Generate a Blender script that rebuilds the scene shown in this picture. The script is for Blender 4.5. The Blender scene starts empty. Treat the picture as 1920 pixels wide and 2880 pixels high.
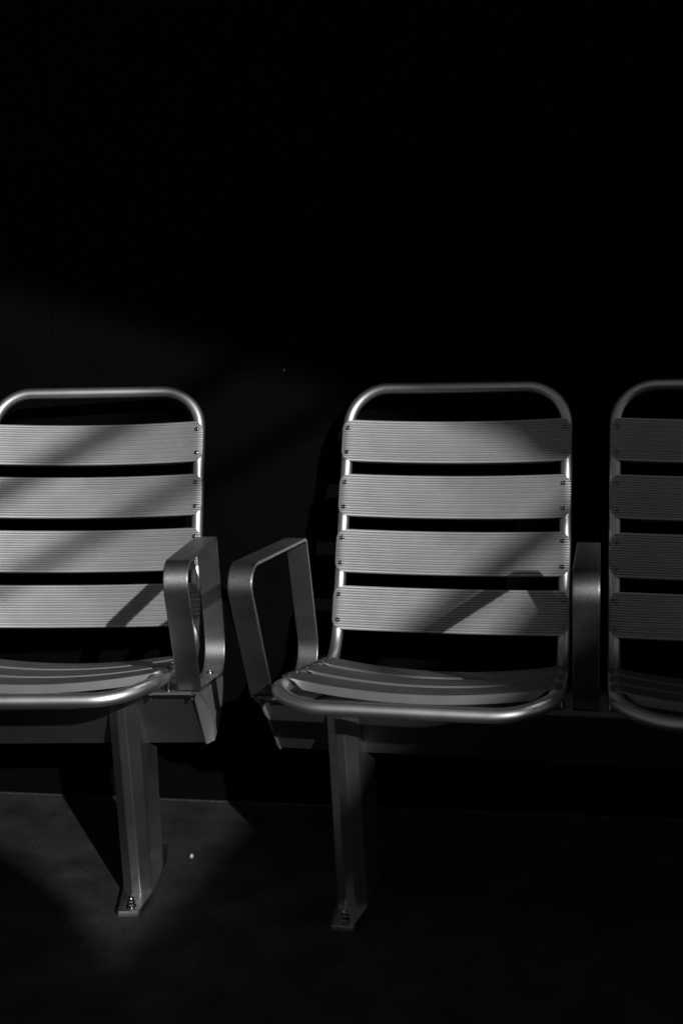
import bpy, bmesh, math, random
from mathutils import Vector, Matrix

random.seed(7)
S = bpy.context.scene
COL = S.collection
ZF = 0.045                      # height of the measuring origin above the floor

# ------------------------------------------------------------------ helpers
def link(name, bm, mat, parent=None, smooth=True, mw=None):
    me = bpy.data.meshes.new(name)
    bmesh.ops.recalc_face_normals(bm, faces=bm.faces[:])
    bm.to_mesh(me); bm.free()
    if smooth:
        for p in me.polygons: p.use_smooth = True
    mats = mat if isinstance(mat, (list, tuple)) else [mat]
    for m in mats: me.materials.append(m)
    o = bpy.data.objects.new(name, me); COL.objects.link(o)
    if parent: o.parent = parent
    if mw is not None: o.matrix_local = mw
    return o

def smooth_angle(o, deg=35):
    me = o.data
    bm = bmesh.new(); bm.from_mesh(me)
    lim = math.radians(deg)
    for e in bm.edges:
        if len(e.link_faces) == 2 and e.calc_face_angle(0) > lim: e.smooth = False
    bm.to_mesh(me); bm.free()
    return o

def bevel(bm, w, seg=2, deg=30):
    es = [e for e in bm.edges if len(e.link_faces) == 2 and e.calc_face_angle(0) > math.radians(deg)]
    bmesh.ops.bevel(bm, geom=es, offset=w, segments=seg, affect='EDGES', profile=0.5)

def fillet(pts, radii, n=10):
    """round the inner corners of an open 2D/3D polyline"""
    out = [Vector(pts[0])]
    for i in range(1, len(pts) - 1):
        p, a, b = Vector(pts[i]), Vector(pts[i - 1]), Vector(pts[i + 1])
        u, v = (a - p).normalized(), (b - p).normalized()
        ang = u.angle(v); r = radii[i]
        if r <= 0: out.append(p); continue
        t = r / math.tan(ang / 2)
        c = p + (u + v).normalized() * (r / math.sin(ang / 2))
        s, e = p + u * t - c, p + v * t - c
        tot = s.angle(e)
        for k in range(n + 1):
            w = k / n
            q = (s * math.sin((1 - w) * tot) + e * math.sin(w * tot)) / math.sin(tot)
            out.append(c + q)
    out.append(Vector(pts[-1]))
    return out

def sweep(bm, path, rad, closed=True, n=20):
    N = len(path); rings = []
    T = []
    for i in range(N):
        a = path[(i - 1) % N] if closed or i > 0 else path[i]
        b = path[(i + 1) % N] if closed or i < N - 1 else path[i]
        T.append((b - a).normalized())
    nrm = T[0].orthogonal().normalized()
    for i in range(N):
        nrm = (nrm - T[i] * nrm.dot(T[i])).normalized()
        bn = T[i].cross(nrm)
        rings.append([bm.verts.new(path[i] + (nrm * math.cos(2 * math.pi * k / n) + bn * math.sin(2 * math.pi * k / n)) * rad) for k in range(n)])
    off = 0
    if closed:   # best twist match between last and first
        best = 1e9
        for s in range(n):
            d = sum((rings[-1][k].co - rings[0][(k + s) % n].co).length for k in range(n))
            if d < best: best, off = d, s
    for i in range(N if closed else N - 1):
        A, B = rings[i], rings[(i + 1) % N]
        s = off if closed and i == N - 1 else 0
        for k in range(n):
            bm.faces.new((A[k], A[(k + 1) % n], B[(k + 1 + s) % n], B[(k + s) % n]))
    if not closed:
        bm.faces.new(rings[0]); bm.faces.new(rings[-1])

def lathe(bm, prof, n=20, sides=None):
    rings = []
    for r, z in prof:
        if r <= 1e-6: rings.append([bm.verts.new((0, 0, z))])
        else: rings.append([bm.verts.new((r * math.cos(2 * math.pi * k / n), r * math.sin(2 * math.pi * k / n), z)) for k in range(n)])
    for A, B in zip(rings, rings[1:]):
        for k in range(n):
            k2 = (k + 1) % n
            if len(A) == 1 and len(B) == 1: continue
            if len(B) == 1: bm.faces.new((A[k], A[k2], B[0]))
            elif len(A) == 1: bm.faces.new((A[0], B[k2], B[k]))
            else: bm.faces.new((A[k], A[k2], B[k2], B[k]))

def prism_x(bm, poly, x0, x1):
    """extrude a (y,z) polygon along x"""
    A = [bm.verts.new((x0, y, z)) for y, z in poly]
    B = [bm.verts.new((x1, y, z)) for y, z in poly]
    n = len(poly)
    for i in range(n): bm.faces.new((A[i], A[(i + 1) % n], B[(i + 1) % n], B[i]))
    bm.faces.new(A); bm.faces.new(B)

def box(bm, c, s):
    g = bmesh.ops.create_cube(bm, size=1)
    for v in g['verts']: v.co = Vector((v.co.x * s[0] + c[0], v.co.y * s[1] + c[1], v.co.z * s[2] + c[2]))

# ------------------------------------------------------------------ materials
def mat(name, base, rough, metal=0.0, spec=0.5, grain=0.0, gscale=900, rvar=0.0, bump=0.0, bscale=1500, speck=0.0, sscale=260, blotch=0.0, bdist=0.0004, aniso=0.0):
    m = bpy.data.materials.new(name); m.use_nodes = True
    nt = m.node_tree; N = nt.nodes; L = nt.links
    b = N['Principled BSDF']; b.distribution = 'GGX'
    b.inputs['Metallic'].default_value = metal
    b.inputs['Roughness'].default_value = rough
    b.inputs['Specular IOR Level'].default_value = spec
    b.inputs['Base Color'].default_value = (base, base, base, 1)
    tc = N.new('ShaderNodeTexCoord')
    col = None
    def noise(scale, det=3, rg=0.6):
        t = N.new('ShaderNodeTexNoise'); t.inputs['Scale'].default_value = scale
        t.inputs['Detail'].default_value = det; t.inputs['Roughness'].default_value = rg
        L.new(tc.outputs['Object'], t.inputs['Vector']); return t.outputs['Fac']
    def rng(src, a, b2, lo=0.3, hi=0.7):
        t = N.new('ShaderNodeMapRange'); t.inputs['From Min'].default_value = lo; t.inputs['From Max'].default_value = hi
        t.inputs['To Min'].default_value = a; t.inputs['To Max'].default_value = b2
        L.new(src, t.inputs['Value']); return t.outputs['Result']
    def mul(a, c):
        t = N.new('ShaderNodeMath'); t.operation = 'MULTIPLY'
        L.new(a, t.inputs[0])
        if isinstance(c, float): t.inputs[1].default_value = c
        else: L.new(c, t.inputs[1])
        return t.outputs[0]
    if grain: col = rng(noise(gscale, 2), base * (1 - grain), base * (1 + grain))
    if blotch:
        k = rng(noise(9, 4), 1 - blotch, 1 + blotch)
        if col is None: col = mul(k, base)
        else: col = mul(col, k)
    if speck:
        s = rng(noise(sscale, 1), 0.0, speck, 0.715, 0.78)
        a = N.new('ShaderNodeMath'); a.operation = 'ADD'
        if col is not None: L.new(col, a.inputs[0])
        else: a.inputs[0].default_value = base
        L.new(s, a.inputs[1]); col = a.outputs[0]
    if col is not None: L.new(col, b.inputs['Base Color'])
    if rvar: L.new(rng(noise(14, 5), rough - rvar, rough + rvar), b.inputs['Roughness'])
    if bump:
        bp = N.new('ShaderNodeBump'); bp.inputs['Strength'].default_value = bump; bp.inputs['Distance'].default_value = bdist
        L.new(noise(bscale, 2), bp.inputs['Height']); L.new(bp.outputs['Normal'], b.inputs['Normal'])
    return m

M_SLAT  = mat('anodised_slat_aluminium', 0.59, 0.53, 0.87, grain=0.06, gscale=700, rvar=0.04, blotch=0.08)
M_LIP   = mat('seat_edge_aluminium', 0.38, 0.50, 0.95, grain=0.06, gscale=700, rvar=0.03, blotch=0.08)  # seat edges toned brighter than the tops, painting in the light they catch
M_SEAT  = mat('shaded_seat_aluminium', 0.28, 0.50, 1.0, grain=0.10, gscale=500, rvar=0.05, blotch=0.15)  # slat aluminium darkened in colour to stand in for dimmer light on seats
M_TUBE  = mat('satin_tube_aluminium', 0.82, 0.43, 1.0, grain=0.12, gscale=900, rvar=0.03, bump=0.25, bscale=900, bdist=0.0003)
M_ARM   = mat('powder_coated_armrest_metal', 0.42, 0.42, 1.0, grain=0.33, gscale=520, rvar=0.04, bump=0.35, bscale=900, speck=0.25, sscale=170, bdist=0.0004)
M_BEAM  = mat('powder_coated_beam_metal', 0.30, 0.50, 1.0, grain=0.10, gscale=900, rvar=0.03, bump=0.15, bscale=1200, blotch=0.08)
M_LEG   = mat('powder_coated_leg_metal', 0.82, 0.33, 1.0, grain=0.10, gscale=900, rvar=0.02, bump=0.03, bscale=1200, blotch=0.12)
M_FOOT  = mat('scuffed_foot_metal', 0.26, 0.42, 1.0, grain=0.20, gscale=500, rvar=0.06, blotch=0.25)
M_CAP   = mat('grey_cap_plastic', 0.20, 0.45, 0.0, grain=0.06, gscale=900)
M_SCREW = mat('polished_screw_steel', 0.27, 0.16, 1.0)
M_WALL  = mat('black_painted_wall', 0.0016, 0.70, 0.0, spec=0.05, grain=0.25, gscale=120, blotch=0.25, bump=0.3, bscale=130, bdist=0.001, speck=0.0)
M_FLOOR = mat('dark_rubber_floor', 0.035, 0.75, 0.0, spec=0.2, grain=0.40, gscale=420, blotch=0.5, bump=0.5, bscale=420, bdist=0.001, speck=0.22, sscale=190)
M_PEB   = mat('white_pebble_stone', 0.48, 0.7, 0.0, spec=0.3, grain=0.1, gscale=900)
M_SEAL  = mat('grey_sealant_bead', 0.038, 0.6, 0.0, spec=0.2, grain=0.5, gscale=60)
M_CHIP  = mat('bare_wall_chip', 0.14, 0.8, 0.0, spec=0.1)
M_GOBO= mat('dark_gobo_matt', 0.03, 0.8, 0.0, spec=0.1)  # for the added light-blocking screen out of view

# ------------------------------------------------------------------ measured chair
A_X = 0.24                      # screws at +-A_X from the chair's middle
PITCH = 0.5892                  # chair spacing
SP, SB = 0.1263, 0.0561         # slat pitch, screw spacing on a slat
HW, HL = 0.048, 0.2535          # slat half width, half length
TR = 0.0128                     # tube radius
LEAN0, LEAN1 = 0.3135, 0.0659

def back_line(s):
    """point (y,z) on the slats' front plane, s metres up from the lowest screw"""
    y, z, n = 0.0, 0.4783 + ZF, 0.0
    st = 0.005 if s >= 0 else -0.005
    while abs(n) < abs(s):
        d = st if abs(s - n) > abs(st) else s - n
        a = LEAN0 + LEAN1 * n
        y += d * math.sin(a); z += d * math.cos(a); n += d
    return y, z, LEAN0 + LEAN1 * s

def slat_matrix_back(i):        # 0 = lowest
    s = SB / 2 + i * SP
    y, z, a = back_line(s)
    X, V, Nn = Vector((1, 0, 0)), Vector((0, math.sin(a), math.cos(a))), Vector((0, -math.cos(a), math.sin(a)))
    m = Matrix((X, V, Nn)).transposed().to_4x4(); m.translation = (0, y, z); return m
BETA = math.atan(0.14)
def slat_matrix_seat(i):        # 0 = front
    y = -0.381 + i * 0.1325; z = 0.4143 + 0.14 * (-0.083 - y) + ZF
    X, V, Nn = Vector((1, 0, 0)), Vector((0, math.cos(BETA), -math.sin(BETA))), Vector((0, math.sin(BETA), math.cos(BETA)))
    m = Matrix((X, V, Nn)).transposed().to_4x4(); m.translation = (0, y, z); return m

def bow(x):
    b = -0.022 * max(0.0, 1 - (x / 0.243) ** 2)
    e = abs(x) - 0.2475
    if e > 0: b -= 0.0014 * (e / 0.006) ** 2
    return b

def slat_bm():
    bm = bmesh.new()
    # lands of two alternating widths, a narrow groove between each
    wid = []
    for k in range(17): wid.append(1.32 if k % 2 == 0 else 0.72)
    tot = sum(wid); wid = [w * 2 * HW / tot for w in wid]
    rows = []; v = -HW
    G = 0.0018
    for k, w in enumerate(wid):
        first, last = k == 0, k == len(wid) - 1
        rows.append((v + (0 if first else G), -0.0008 if first else -0.0003))
        if first: rows.append((v + 0.0009, -0.0001))
        rows.append((v + w * 0.3, 0.00022)); rows.append((v + w * 0.5, 0.00045)); rows.append((v + w * 0.7, 0.00022))
        if last: rows.append((v + w - 0.0009, -0.0001))
        rows.append((v + w - (0 if last else G), -0.0008 if last else -0.0003))
        v += w
        if not last: rows.append((v, -0.0024))
    R = 0.024
    nx = 56
    us = [-1 + 2 * k / nx for k in range(nx + 1)]
    us = [math.copysign(abs(u) ** 0.8, u) for u in us]
    def xmax(v):
        d = abs(v) - (HW - R)
        if d <= 0: return HL
        return HL - (R - math.sqrt(max(0, R * R - d * d)))
    top = [[bm.verts.new((u * xmax(v), v, bow(u * xmax(v)) + h)) for u in us] for v, h in rows]
    bot = [[bm.verts.new((u * xmax(v), v, bow(u * xmax(v)) - 0.0032)) for u in us] for v, h in rows]
    nr = len(rows)
    for j in range(nr - 1):
        for i in range(nx):
            bm.faces.new((top[j][i], top[j][i + 1], top[j + 1][i + 1], top[j + 1][i]))
            bm.faces.new((bot[j][i], bot[j + 1][i], bot[j + 1][i + 1], bot[j][i + 1]))
        bm.faces.new((top[j][0], top[j + 1][0], bot[j + 1][0], bot[j][0]))
        bm.faces.new((top[j][nx], bot[j][nx], bot[j + 1][nx], top[j + 1][nx]))
    for i in range(nx):
        bm.faces.new((top[0][i], bot[0][i], bot[0][i + 1], top[0][i + 1]))
        bm.faces.new((top[-1][i], top[-1][i + 1], bot[-1][i + 1], bot[-1][i]))
    # the folded lips along both long edges, cut away over the tube
    for sg in (-1, 1):
        xs = [-0.2315 + 0.463 * k / 60 for k in range(61)]
        ring = []
        for x in xs:
            d = min(1.0, max(0.0, (0.2315 - abs(x)) / 0.026)); d = d * d * (3 - 2 * d)
            t, b = bow(x) - 0.0012, bow(x) - 0.0015 - 0.0155 * d - 0.0004
            v0, v1 = sg * (HW + 0.0002), sg * (HW - 0.0028)
            ring.append([bm.verts.new(p) for p in ((x, v0, t), (x, v0, b), (x, v1, b), (x, v1, t))])
        for a, b in zip(ring, ring[1:]):
            for k in range(4): bm.faces.new((a[k], a[(k + 1) % 4], b[(k + 1) % 4], b[k])).material_index = 1
        bm.faces.new(ring[0]); bm.faces.new(ring[-1])
    return bm

def screw_bm():
    bm = bmesh.new()
    lathe(bm, [(0.0051, -0.001), (0.0051, 0.0009), (0.0047, 0.0021), (0.0037, 0.0030), (0.0027, 0.0033), (0.0022, 0.0033), (0.0019, 0.0008), (0, 0.0006)], 14)
    return bm

def frame_bm():
    bm = bmesh.new()
    off = 0.0032 + TR
    side = []
    # from the arch down the stile, round the bend, along the seat
    ys, zs, a = back_line(0.5)
    st_top = Vector((0, ys + off * math.cos(a), zs - off * math.sin(a)))
    pts = []
    for k in range(0, 15):
        s = 0.435 - k * 0.031
        y, z, a = back_line(s)
        pts.append(Vector((0, y + off * math.cos(a), z - off * math.sin(a))))
    low = pts[-1]
    low2 = pts[-2]
    # seat line: z = .398 + .14 * (-.085 - y)
    d = (low - low2).normalized()
    def seat_z(y): return 0.4143 + 0.14 * (-0.083 - y) - off * 1.01 + ZF - 0.0
    t = 0
    p = low.copy()
    while p.z > seat_z(p.y): p += d * 0.0005
    corner = p
    pts = [q for q in pts if q.z > 0.46 + ZF]
    seat_end = Vector((0, -0.450, seat_z(-0.450)))
    leg = fillet([pts[-1], corner, seat_end], [0, 0.088, 0], 14)
    prof = pts[:-1] + leg
    # arch in the back plane
    yt, zt, at = back_line(0.435)
    p0 = prof[0]
    dirn = Vector((0, math.sin(at + 0.02), math.cos(at + 0.02)))
    zc = 0.9765 + ZF
    top = p0 + dirn * ((zc - p0.z) / dirn.z)
    W = 0.243
    arch = fillet([Vector((-W, p0.y, p0.z)), Vector((-W, top.y, top.z)), Vector((W, top.y, top.z)), Vector((W, p0.y, p0.z))], [0, 0.088, 0.088, 0], 14)
    # front rail with rounded corners, dropping slightly below the seat line
    yr, zr = -0.552, 0.4432 + ZF
    r = 0.102
    e = seat_end
    front = []
    for k in range(0, 15):
        f = k / 14 * math.pi / 2
        w = (1 - math.cos(f))
        y = e.y - (e.y - yr) * math.sin(f)
        front.append((W - r * (1 - math.cos(f)), y))
    def z_at(y):
        f = (e.y - y) / (e.y - yr)
        line = seat_z(y)
        drop = line - zr if False else None
        base = seat_z(y); end = zr - seat_z(yr)
        return base + end * f ** 2.0
    right_front = [Vector((x, y, z_at(y))) for x, y in front]
    path = []
    path += [Vector((-W, q.y, q.z)) for q in reversed(prof[1:-1])]           # left, going up
    path += arch
    path += [Vector((W, q.y, q.z)) for q in prof[1:-1]]                       # right, going down
    path += right_front
    path += [Vector((x, yr, zr)) for x in (0.08, 0.0, -0.08)]
    path += [Vector((-q.x, q.y, q.z)) for q in reversed(right_front)]
    # drop near duplicates
    out = [path[0]]
    for q in path[1:]:
        if (q - out[-1]).length > 0.003: out.append(q)
    if (out[-1] - out[0]).length < 0.003: out.pop()
    sweep(bm, out, TR, True, 22)
    return bm

def arm_bm():
    bm = bmesh.new()
    P = [(-0.25, 0.3932), (-0.4035, 0.4178), (-0.546, 0.6825), (-0.1290, 0.6765), (-0.0185, 0.3565), (-0.25, 0.3932)]
    path = fillet([(0, y, z + ZF) for y, z in P], [0, 0.010, 0.040, 0.017, 0.060, 0], 12)[:-1]
    N = len(path); th = 0.0062; hw = 0.0222
    inn = []
    for i in range(N):
        t = (path[(i + 1) % N] - path[i - 1]).normalized()
        n = Vector((0, -t.z, t.y))
        inn.append(n)
    cen = Vector((0, -0.28, 0.53 + ZF))
    if inn[0].dot(cen - path[0]) < 0: inn = [-n for n in inn]
    ch = 0.0015
    rings = []
    for p, n in zip(path, inn):
        q = ch * 0.29
        half = [(hw - ch - 0.0008, 0), (hw - ch, 0), (hw - q, q), (hw, ch), (hw, th - ch), (hw - q, th - q), (hw - ch, th), (hw - ch - 0.0008, th)]
        sec = half + [(-x, d) for x, d in reversed(half)]
        NS = len(sec)
        rings.append([bm.verts.new(p + n * d + Vector((x, 0, 0))) for x, d in sec])
    for i in range(N):
        A, B = rings[i], rings[(i + 1) % N]
        for k in range(NS): bm.faces.new((A[k], A[(k + 1) % NS], B[(k + 1) % NS], B[k]))
    return bm

BEAM = [(-0.370, 0.4030), (-0.366, 0.4030), (-0.095, 0.3590), (-0.092, 0.350), (-0.104, 0.325), (-0.132, 0.300), (-0.18, 0.282), (-0.235, 0.2725), (-0.255, 0.2712), (-0.264, 0.274), (-0.370, 0.3970)]
BEAM = [(y, z + ZF - 0.001) for y, z in BEAM]

def cap_bm():
    """end cap standing on +x, x measured from the beam's end"""
    bm = bmesh.new()
    nf = 14
    a, b = Vector((0, -0.402, 0.414 + ZF)), Vector((0, -0.2605, 0.268 + ZF))
    rear = [(-0.235, 0.270), (-0.18, 0.280), (-0.130, 0.299), (-0.101, 0.325), (-0.088, 0.350), (-0.090, 0.3655), (-0.25, 0.3925)]
    def ring(x, bulge, shrink):
        vs = []
        for k in range(nf + 1):
            t = k / nf
            p = a.lerp(b, t)
            f = math.sin(math.pi * t ** 1.25) * bulge + 0.4 * bulge * t
            vs.append(bm.verts.new((x, p.y + f + shrink * 0.5, p.z + f * 0.12)))
        for y, z in rear:
            vs.append(bm.verts.new((x, y - shrink, z + ZF)))
        return vs
    R = [ring(0.0, 0, 0), ring(0.003, 0, 0), ring(0.0125, 0.034, 0.001), ring(0.0150, 0.0375, 0.002), ring(0.0155, 0.040, 0.004)]
    n = len(R[0])
    for A, B in zip(R, R[1:]):
        for k in range(n): bm.faces.new((A[k], A[(k + 1) % n], B[(k + 1) % n], B[k]))
    bm.faces.new(R[0]); f = bm.faces.new(R[-1])
    return bm

def plate_bm(x0, x1):
    bm = bmesh.new()
    t = 0.0052
    def zt(y): return 0.4178 - 0.16 * (y + 0.4035) + ZF - 0.0006
    prism_x(bm, [(-0.417, zt(-0.417)), (-0.085, zt(-0.085)), (-0.085, zt(-0.085) - t), (-0.417, zt(-0.417) - t)], x0, x1)
    bevel(bm, 0.0009, 2)
    return bm

def leg_bm():
    bm = bmesh.new()
    def sec(hf, hs, f, bev, back):
        return [(-hf, f), (hf, f), (hs, f + bev), (hs, back - 0.02), (hf, back), (-hf, back), (-hs, back - 0.02), (-hs, f + bev)]
    za, zb = 0.404 + ZF, 0.012
    low, high = sec(0.0094, 0.0295, -0.2975, 0.017, -0.140), sec(0.0085, 0.0295, -0.381, 0.029, -0.170)
    A = [bm.verts.new((x, y, zb)) for x, y in low]
    B = [bm.verts.new((x, y, za)) for x, y in high]
    # the top is cut to stay below the seat: rear falls with the beam's top
    for v in B: v.co.z -= max(0, (v.co.y + 0.381)) * 0.19
    for k in range(8): bm.faces.new((A[k], A[(k + 1) % 8], B[(k + 1) % 8], B[k]))
    bm.faces.new(A); bm.faces.new(B)
    es = [e for e in bm.edges if abs(e.verts[0].co.z - e.verts[1].co.z) > 0.2]
    bmesh.ops.bevel(bm, geom=es, offset=0.0016, segments=2, affect='EDGES', profile=0.5)
    return bm

def foot_bm():
    bm = bmesh.new()
    P = [(-0.020, -0.374), (0.020, -0.374), (0.0245, -0.367), (0.034, -0.268), (0.034, -0.146), (0.024, -0.050), (0.018, -0.042), (-0.018, -0.042), (-0.024, -0.050), (-0.034, -0.146), (-0.034, -0.268), (-0.0245, -0.367)]
    A = [bm.verts.new((x, y, 0.0005)) for x, y in P]; B = [bm.verts.new((x, y, 0.012)) for x, y in P]
    n = len(P)
    for k in range(n): bm.faces.new((A[k], A[(k + 1) % n], B[(k + 1) % n], B[k]))
    bm.faces.new(A); bm.faces.new(B)
    es = [e for e in bm.edges if all(v.co.z > 0.01 for v in e.verts)]
    bmesh.ops.bevel(bm, geom=es, offset=0.0035, segments=2, affect='EDGES', profile=0.5)
    return bm

def nut_bm():
    bm = bmesh.new()
    lathe(bm, [(0.0, 0.0), (0.0100, 0.0), (0.0100, 0.0018), (0.0082, 0.0026), (0.0074, 0.0034)], 24)
    lathe(bm, [(0.0074, 0.0034), (0.0074, 0.0105), (0.0066, 0.0118)], 6)
    lathe(bm, [(0.0062, 0.0114), (0.0060, 0.014), (0.0052, 0.0175), (0.0036, 0.0202), (0.0016, 0.0214), (0, 0.0216)], 20)
    return bm

def bolt_bm():
    bm = bmesh.new()
    lathe(bm, [(0.0085, 0.0), (0.0085, 0.0012), (0.0060, 0.0014), (0.0060, 0.0042), (0.0052, 0.0052), (0.0034, 0.0055), (0.0030, 0.0030), (0, 0.0028)], 20)
    return bm

def under_nut_bm():
    bm = bmesh.new()
    lathe(bm, [(0.0, 0.0), (0.0070, 0.0), (0.0070, -0.0016), (0.0055, -0.0018)], 18)
    lathe(bm, [(0.0055, -0.0018), (0.0055, -0.0062), (0.0048, -0.0072), (0.0026, -0.0074), (0.0026, -0.0115), (0, -0.0118)], 6)
    return bm

def spacer_bm():
    bm = bmesh.new()
    lathe(bm, [(0, 0), (0.0060, 0), (0.0060, 0.0012), (0.0045, 0.0014), (0.0045, 0.018), (0, 0.018)], 18)
    return bm

# ------------------------------------------------------------------ shared meshes (one of each kind, then object copies)
PROTO = {}
def make(name, bm_fn, m, angle=None, flat=None):
    o = link(name, bm_fn(), m)
    if angle: smooth_angle(o, angle)
    if flat:
        for q in o.data.polygons:
            if q.area > flat: q.use_smooth = False
    COL.objects.unlink(o)
    PROTO[name] = o.data
    bpy.data.objects.remove(o)
make('slat', slat_bm, [M_SLAT, M_SLAT], 50)
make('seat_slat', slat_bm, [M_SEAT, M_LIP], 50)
make('screw', screw_bm, M_SCREW, 50)
make('seat_frame', frame_bm, M_TUBE)
make('armrest', arm_bm, M_ARM, 60)
make('end_cap', cap_bm, M_CAP, 24)
make('leg', leg_bm, M_LEG, 20, flat=0.002)
make('foot_plate', foot_bm, M_FOOT, 25, flat=0.002)
make('anchor_nut', nut_bm, M_SCREW, 35)
make('bolt', bolt_bm, M_SCREW, 40)
make('clamp_nut', under_nut_bm, M_SCREW, 35)
make('spacer', spacer_bm, M_SCREW, 40)

def use(mesh, name, parent, m=None):
    o = bpy.data.objects.new(name, PROTO[mesh]); COL.objects.link(o)
    o.parent = parent
    if m is not None: o.matrix_local = m
    return o
T = lambda x, y=0, z=0: Matrix.Translation((x, y, z))

def bench(label, x, y, yaw, chairs, arms, legs, x0, x1, nuts):
    root = bpy.data.objects.new('bench', None); COL.objects.link(root)
    root.location = (x, y, 0); root.rotation_euler = (0, 0, -yaw)
    root['label'] = label; root['category'] = 'bench'; root['group'] = 'metal slat benches along the black wall'
    for cx in chairs:
        use('seat_frame', 'seat_frame', root, T(cx))
        for i in range(4):
            s = use('slat', 'back_slat', root, T(cx) @ slat_matrix_back(i))
            for sx in (-1, 1):
                for sv in (-1, 1): use('screw', 'screw', s, T(sx * A_X, sv * SB / 2, 0.0004) @ Matrix.Rotation(random.random() * 6, 4, 'Z'))
        for i in range(3):
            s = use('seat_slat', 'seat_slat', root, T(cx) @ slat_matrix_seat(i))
            for sx in (-1, 1):
                for sv in (-1, 1): use('screw', 'screw', s, T(sx * A_X, sv * SB / 2, 0.0002) @ Matrix.Scale(0.4, 4, (0, 0, 1)) @ Matrix.Rotation(random.random() * 6, 4, 'Z'))
    tilt = Matrix.Rotation(-math.atan(0.16), 4, 'X')
    def on_plate(px, py, dz=0): return T(px, py, 0.4178 - 0.16 * (py + 0.4035) + ZF + dz) @ tilt
    for ax in arms:
        a = use('armrest', 'armrest', root, T(ax))
        use('bolt', 'bolt', a, on_plate(-0.002, -0.122, 0.0062))
        lo = ax - 0.095 if ax - 0.1 > x0 - 0.05 else x0 + 0.0005
        hi = ax + 0.095 if ax + 0.1 < x1 + 0.05 else x1 - 0.0005
        pl = link('mounting_plate', plate_bm(lo, hi), M_BEAM, root); smooth_angle(pl, 30)
        for dx in nuts(ax):
            use('clamp_nut', 'clamp_nut', pl, on_plate(dx, -0.402, -0.0058))
        for dx in (-0.0415, 0.0415):
            if lo < ax + dx < hi:
                use('spacer', 'spacer', pl, on_plate(ax + dx, -0.395, -0.0006))
                use('spacer', 'spacer', pl, on_plate(ax + dx, -0.130, -0.0006))
    bm = bmesh.new(); prism_x(bm, BEAM, x0, x1)
    be = link('beam', bm, M_BEAM, root); smooth_angle(be, 40)
    use('end_cap', 'end_cap', be, T(x1 + 0.0005))
    use('end_cap', 'end_cap', be, T(x0 - 0.0005) @ Matrix.Scale(-1, 4, (1, 0, 0)))
    for lx in legs:
        l = use('leg', 'leg', root, T(lx))
        f = use('foot_plate', 'foot_plate', l)
        use('anchor_nut', 'anchor_nut', l, T(0.001, -0.352, 0.012) @ Matrix.Rotation(random.random() * 6, 4, 'Z'))
        use('anchor_nut', 'anchor_nut', l, T(0.0, -0.075, 0.012) @ Matrix.Rotation(random.random() * 6, 4, 'Z'))
    return root

XR, YR, WR = 0.2223, 2.4159, 0.2224
XL, YL, WL = XR - 0.7974, YR + 0.1222, 0.0296
H = PITCH / 2
bench('sunlit metal slat bench left of the gap, soft diagonal shadow bands across its backrest', XL, YL, WL,
      [0, -PITCH], [H, -H, -3 * H], [0.155, -PITCH - 0.155], -3 * H - 0.0055, H + 0.0055, lambda a: (a - 0.074, a + 0.005))
bench('metal slat bench right of the gap, one seat partly sunlit and one in shade', XR, YR, WR,
      [0, PITCH], [-H, H, 3 * H], [-0.155, PITCH + 0.155], -H - 0.0055, 3 * H + 0.0055, lambda a: (a + 0.013,) if a < 0 else ())

# ------------------------------------------------------------------ setting
WA, WB = -0.154, 2.728
def wall_y(x): return WA * x + WB
wang = math.atan(WA)
bm = bmesh.new()
# panels with thin open joints
wx = Vector((math.cos(wang), math.sin(wang), 0)); wn = Vector((-math.sin(wang), math.cos(wang), 0))
box(bm, (0, 0.10, 1.9), (14, 0.16, 3.9))
joint = [-2.21, -0.705, 0.205, 1.115, 2.6]
edges_x = [-7] + joint + [7]
for a, b in zip(edges_x, edges_x[1:]):
    box(bm, ((a + b) / 2, 0.009, 1.9), (b - a - 0.0016, 0.018, 3.86))
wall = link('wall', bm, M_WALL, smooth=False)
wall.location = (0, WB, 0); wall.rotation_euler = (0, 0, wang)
wall['label'] = 'matt black panelled wall standing behind the metal benches'; wall['category'] = 'wall'

# sealant bead in the corner
bm = bmesh.new(); prism_x(bm, [(0.0005, 0.0005), (-0.0045, 0.0005), (-0.0015, 0.0018), (0.0005, 0.005)], -7, 7)
link('sealant_bead', bm, M_SEAL, wall)

bm = bmesh.new()
a = [bm.verts.new((x, 0, z)) for x, z in ((-0.0018, -0.0030), (0.0006, -0.0034), (0.0024, 0.0012), (0.0020, 0.0036), (0.0002, 0.0014))]
b = [bm.verts.new((v.co.x, -0.0008, v.co.z)) for v in a]
bm.faces.new(b)
for k in range(5): bm.faces.new((a[k], a[(k + 1) % 5], b[(k + 1) % 5], b[k]))
chip = link('paint_chip', bm, M_CHIP, wall, smooth=False)
chip.location = wall.matrix_basis.inverted() @ Vector((-0.131, wall_y(-0.131) - 0.0002, 1.024 + ZF))

bm = bmesh.new()
g = [bm.verts.new(p) for p in ((-30, -30, 0), (30, -30, 0), (30, 30, 0), (-30, 30, 0))]
bm.faces.new(g)
fl = link('floor', bm, M_FLOOR, smooth=False); fl['kind'] = 'structure'

# pebble and litter
bm = bmesh.new()
bmesh.ops.create_icosphere(bm, subdivisions=3, radius=0.0047)
for v in bm.verts:
    v.co.x *= 0.92; v.co.z *= 1.08; v.co *= 1 + 0.05 * math.sin(v.co.x * 900 + 1) * math.cos(v.co.y * 700)
pb = link('pebble', bm, M_PEB); pb.location = (-0.3426, 2.437, 0.0048)
pb['label'] = 'small round white pebble lying on the dark floor near the left bench foot'; pb['category'] = 'pebble'

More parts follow.
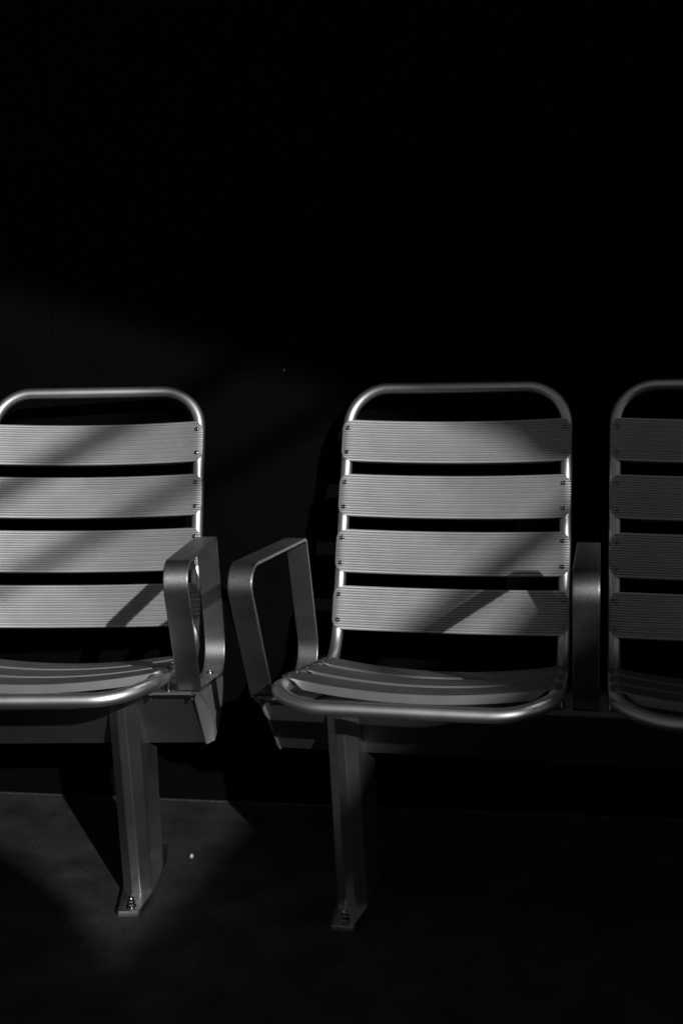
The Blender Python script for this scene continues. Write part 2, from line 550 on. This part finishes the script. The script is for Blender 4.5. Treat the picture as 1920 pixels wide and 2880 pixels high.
# ------------------------------------------------------------------ sun, sky, and an added unseen screen that shapes the sunlight
D = Vector((-0.423, 1.0, -0.43)); hl = math.hypot(D.x, D.y)
hv = Vector((D.x / hl, D.y / hl, 0)); rv = Vector((hv.y, -hv.x, 0))
DIST = 5.0
VS = (8.0 - DIST) * 0.43 / hl      # heights below were traced from shadow edges to an added screen 8 m away
hole = [(-0.9, 6.35), (0.354, 5.603), (0.62, 5.438), (1.027, 5.176), (1.20, 5.04), (1.295, 4.955), (1.333, 4.915), (1.350, 4.865), (1.375, 4.838), (1.42, 4.812), (1.437, 4.80), (1.432, 4.62), (1.37, 4.568), (1.305, 4.515), (1.24, 4.445), (1.10, 4.355),
        (0.88, 4.195), (0.80, 4.130), (0.656, 4.052), (0.552, 4.003), (0.483, 3.972), (0.40, 3.93), (0.352, 3.912), (0.366, 3.94), (0.369, 3.972), (0.357, 4.020), (0.337, 4.063), (0.296, 4.118), (0.255, 4.166), (0.12, 4.36), (-0.9, 5.6)]
def scr(u, v, d=0): return hv * (-DIST + d) + rv * u + Vector((0, 0, v + ZF - VS))
root = bpy.data.objects.new('shadow_gobo', None); COL.objects.link(root)  # added out-of-view blocker, its opening cut to cast the shadow pattern
root.location = scr(0, -ZF + VS)
root['label'] = 'unseen added screen with an angled opening, cut to shape the sunlight on the benches'; root['category'] = 'screen'
inv = Matrix.Translation(-root.location)
bm = bmesh.new()
outer = [(-3, 6.9), (4, 6.9), (4, -ZF + VS), (-3, -ZF + VS)]
import mathutils
polys = [[Vector((u, v, 0)) for u, v in outer], [Vector((u, v, 0)) for u, v in hole]]
tris = mathutils.geometry.tessellate_polygon(polys)
flat = [p for pl in polys for p in pl]
fr = [bm.verts.new(inv @ scr(p.x, p.y)) for p in flat]
for t in tris: bm.faces.new([fr[i] for i in t])
ex = bmesh.ops.extrude_face_region(bm, geom=bm.faces[:])
for e in ex['geom']:
    if isinstance(e, bmesh.types.BMVert): e.co += hv * -0.06
link('gobo_panel', bm, M_GOBO, root, smooth=False)
def gobo_bar(p, q, r):
    bm = bmesh.new(); sweep(bm, [inv @ scr(*p, -0.03), inv @ scr(*q, -0.03)], r, False, 12)
    link('gobo_bar', bm, M_GOBO, root)
gobo_bar((-0.4, 4.70), (1.02, 5.345), 0.027)  # bars added to throw the soft shadow bands
gobo_bar((-0.3, 4.53), (1.25, 5.20), 0.020)
gobo_bar((0.95, 4.40), (1.46, 4.740), 0.029)

sun = bpy.data.lights.new('sun', 'SUN'); sun.energy = 5.0; sun.angle = math.radians(0.53); sun.color = (0.99, 0.99, 1.0)
so = bpy.data.objects.new('sun', sun); COL.objects.link(so)
so.rotation_euler = D.to_track_quat('-Z', 'Y').to_euler(); so.location = (3, -7, 6)

w = bpy.data.worlds.new('World'); S.world = w; w.use_nodes = True
nt = w.node_tree; bg = nt.nodes['Background']
sky = nt.nodes.new('ShaderNodeTexSky'); sky.sky_type = 'NISHITA'; sky.sun_disc = False
sky.sun_elevation = math.atan2(0.43, hl); sky.sun_rotation = math.atan2(-D.x, -D.y)
bw = nt.nodes.new('ShaderNodeRGBToBW')
nt.links.new(sky.outputs['Color'], bw.inputs['Color']); nt.links.new(bw.outputs['Val'], bg.inputs['Color'])
bg.inputs['Strength'].default_value = 0.046

# ------------------------------------------------------------------ camera
pit, rol, F = 0.1141, 0.0163, 3236.2833
cp, sp, c, s = math.cos(pit), math.sin(pit), math.cos(rol), math.sin(rol)
right = Vector((c, -s * sp, -s * cp)); up = Vector((s, c * sp, c * cp)); fw = Vector((0, cp, -sp))
cam = bpy.data.cameras.new('camera'); co = bpy.data.objects.new('camera', cam); COL.objects.link(co)
m = Matrix((right, up, -fw)).transposed().to_4x4(); m.translation = (0, 0, 0.9977 + ZF)
co.matrix_world = m
cam.sensor_fit = 'VERTICAL'; cam.sensor_height = 36; cam.sensor_width = 24; cam.lens = F / 2880 * 36
cam.clip_start = 0.05; cam.clip_end = 200
cam.dof.use_dof = True; cam.dof.focus_distance = 2.40; cam.dof.aperture_fstop = 2.8
S.camera = co

S.render.engine = 'CYCLES'
S.view_settings.view_transform = 'Standard'; S.view_settings.look = 'None'
S.view_settings.exposure = -0.75; S.view_settings.gamma = 1; S.view_settings.use_curve_mapping = False
S.cycles.max_bounces = 8; S.cycles.use_denoising = True
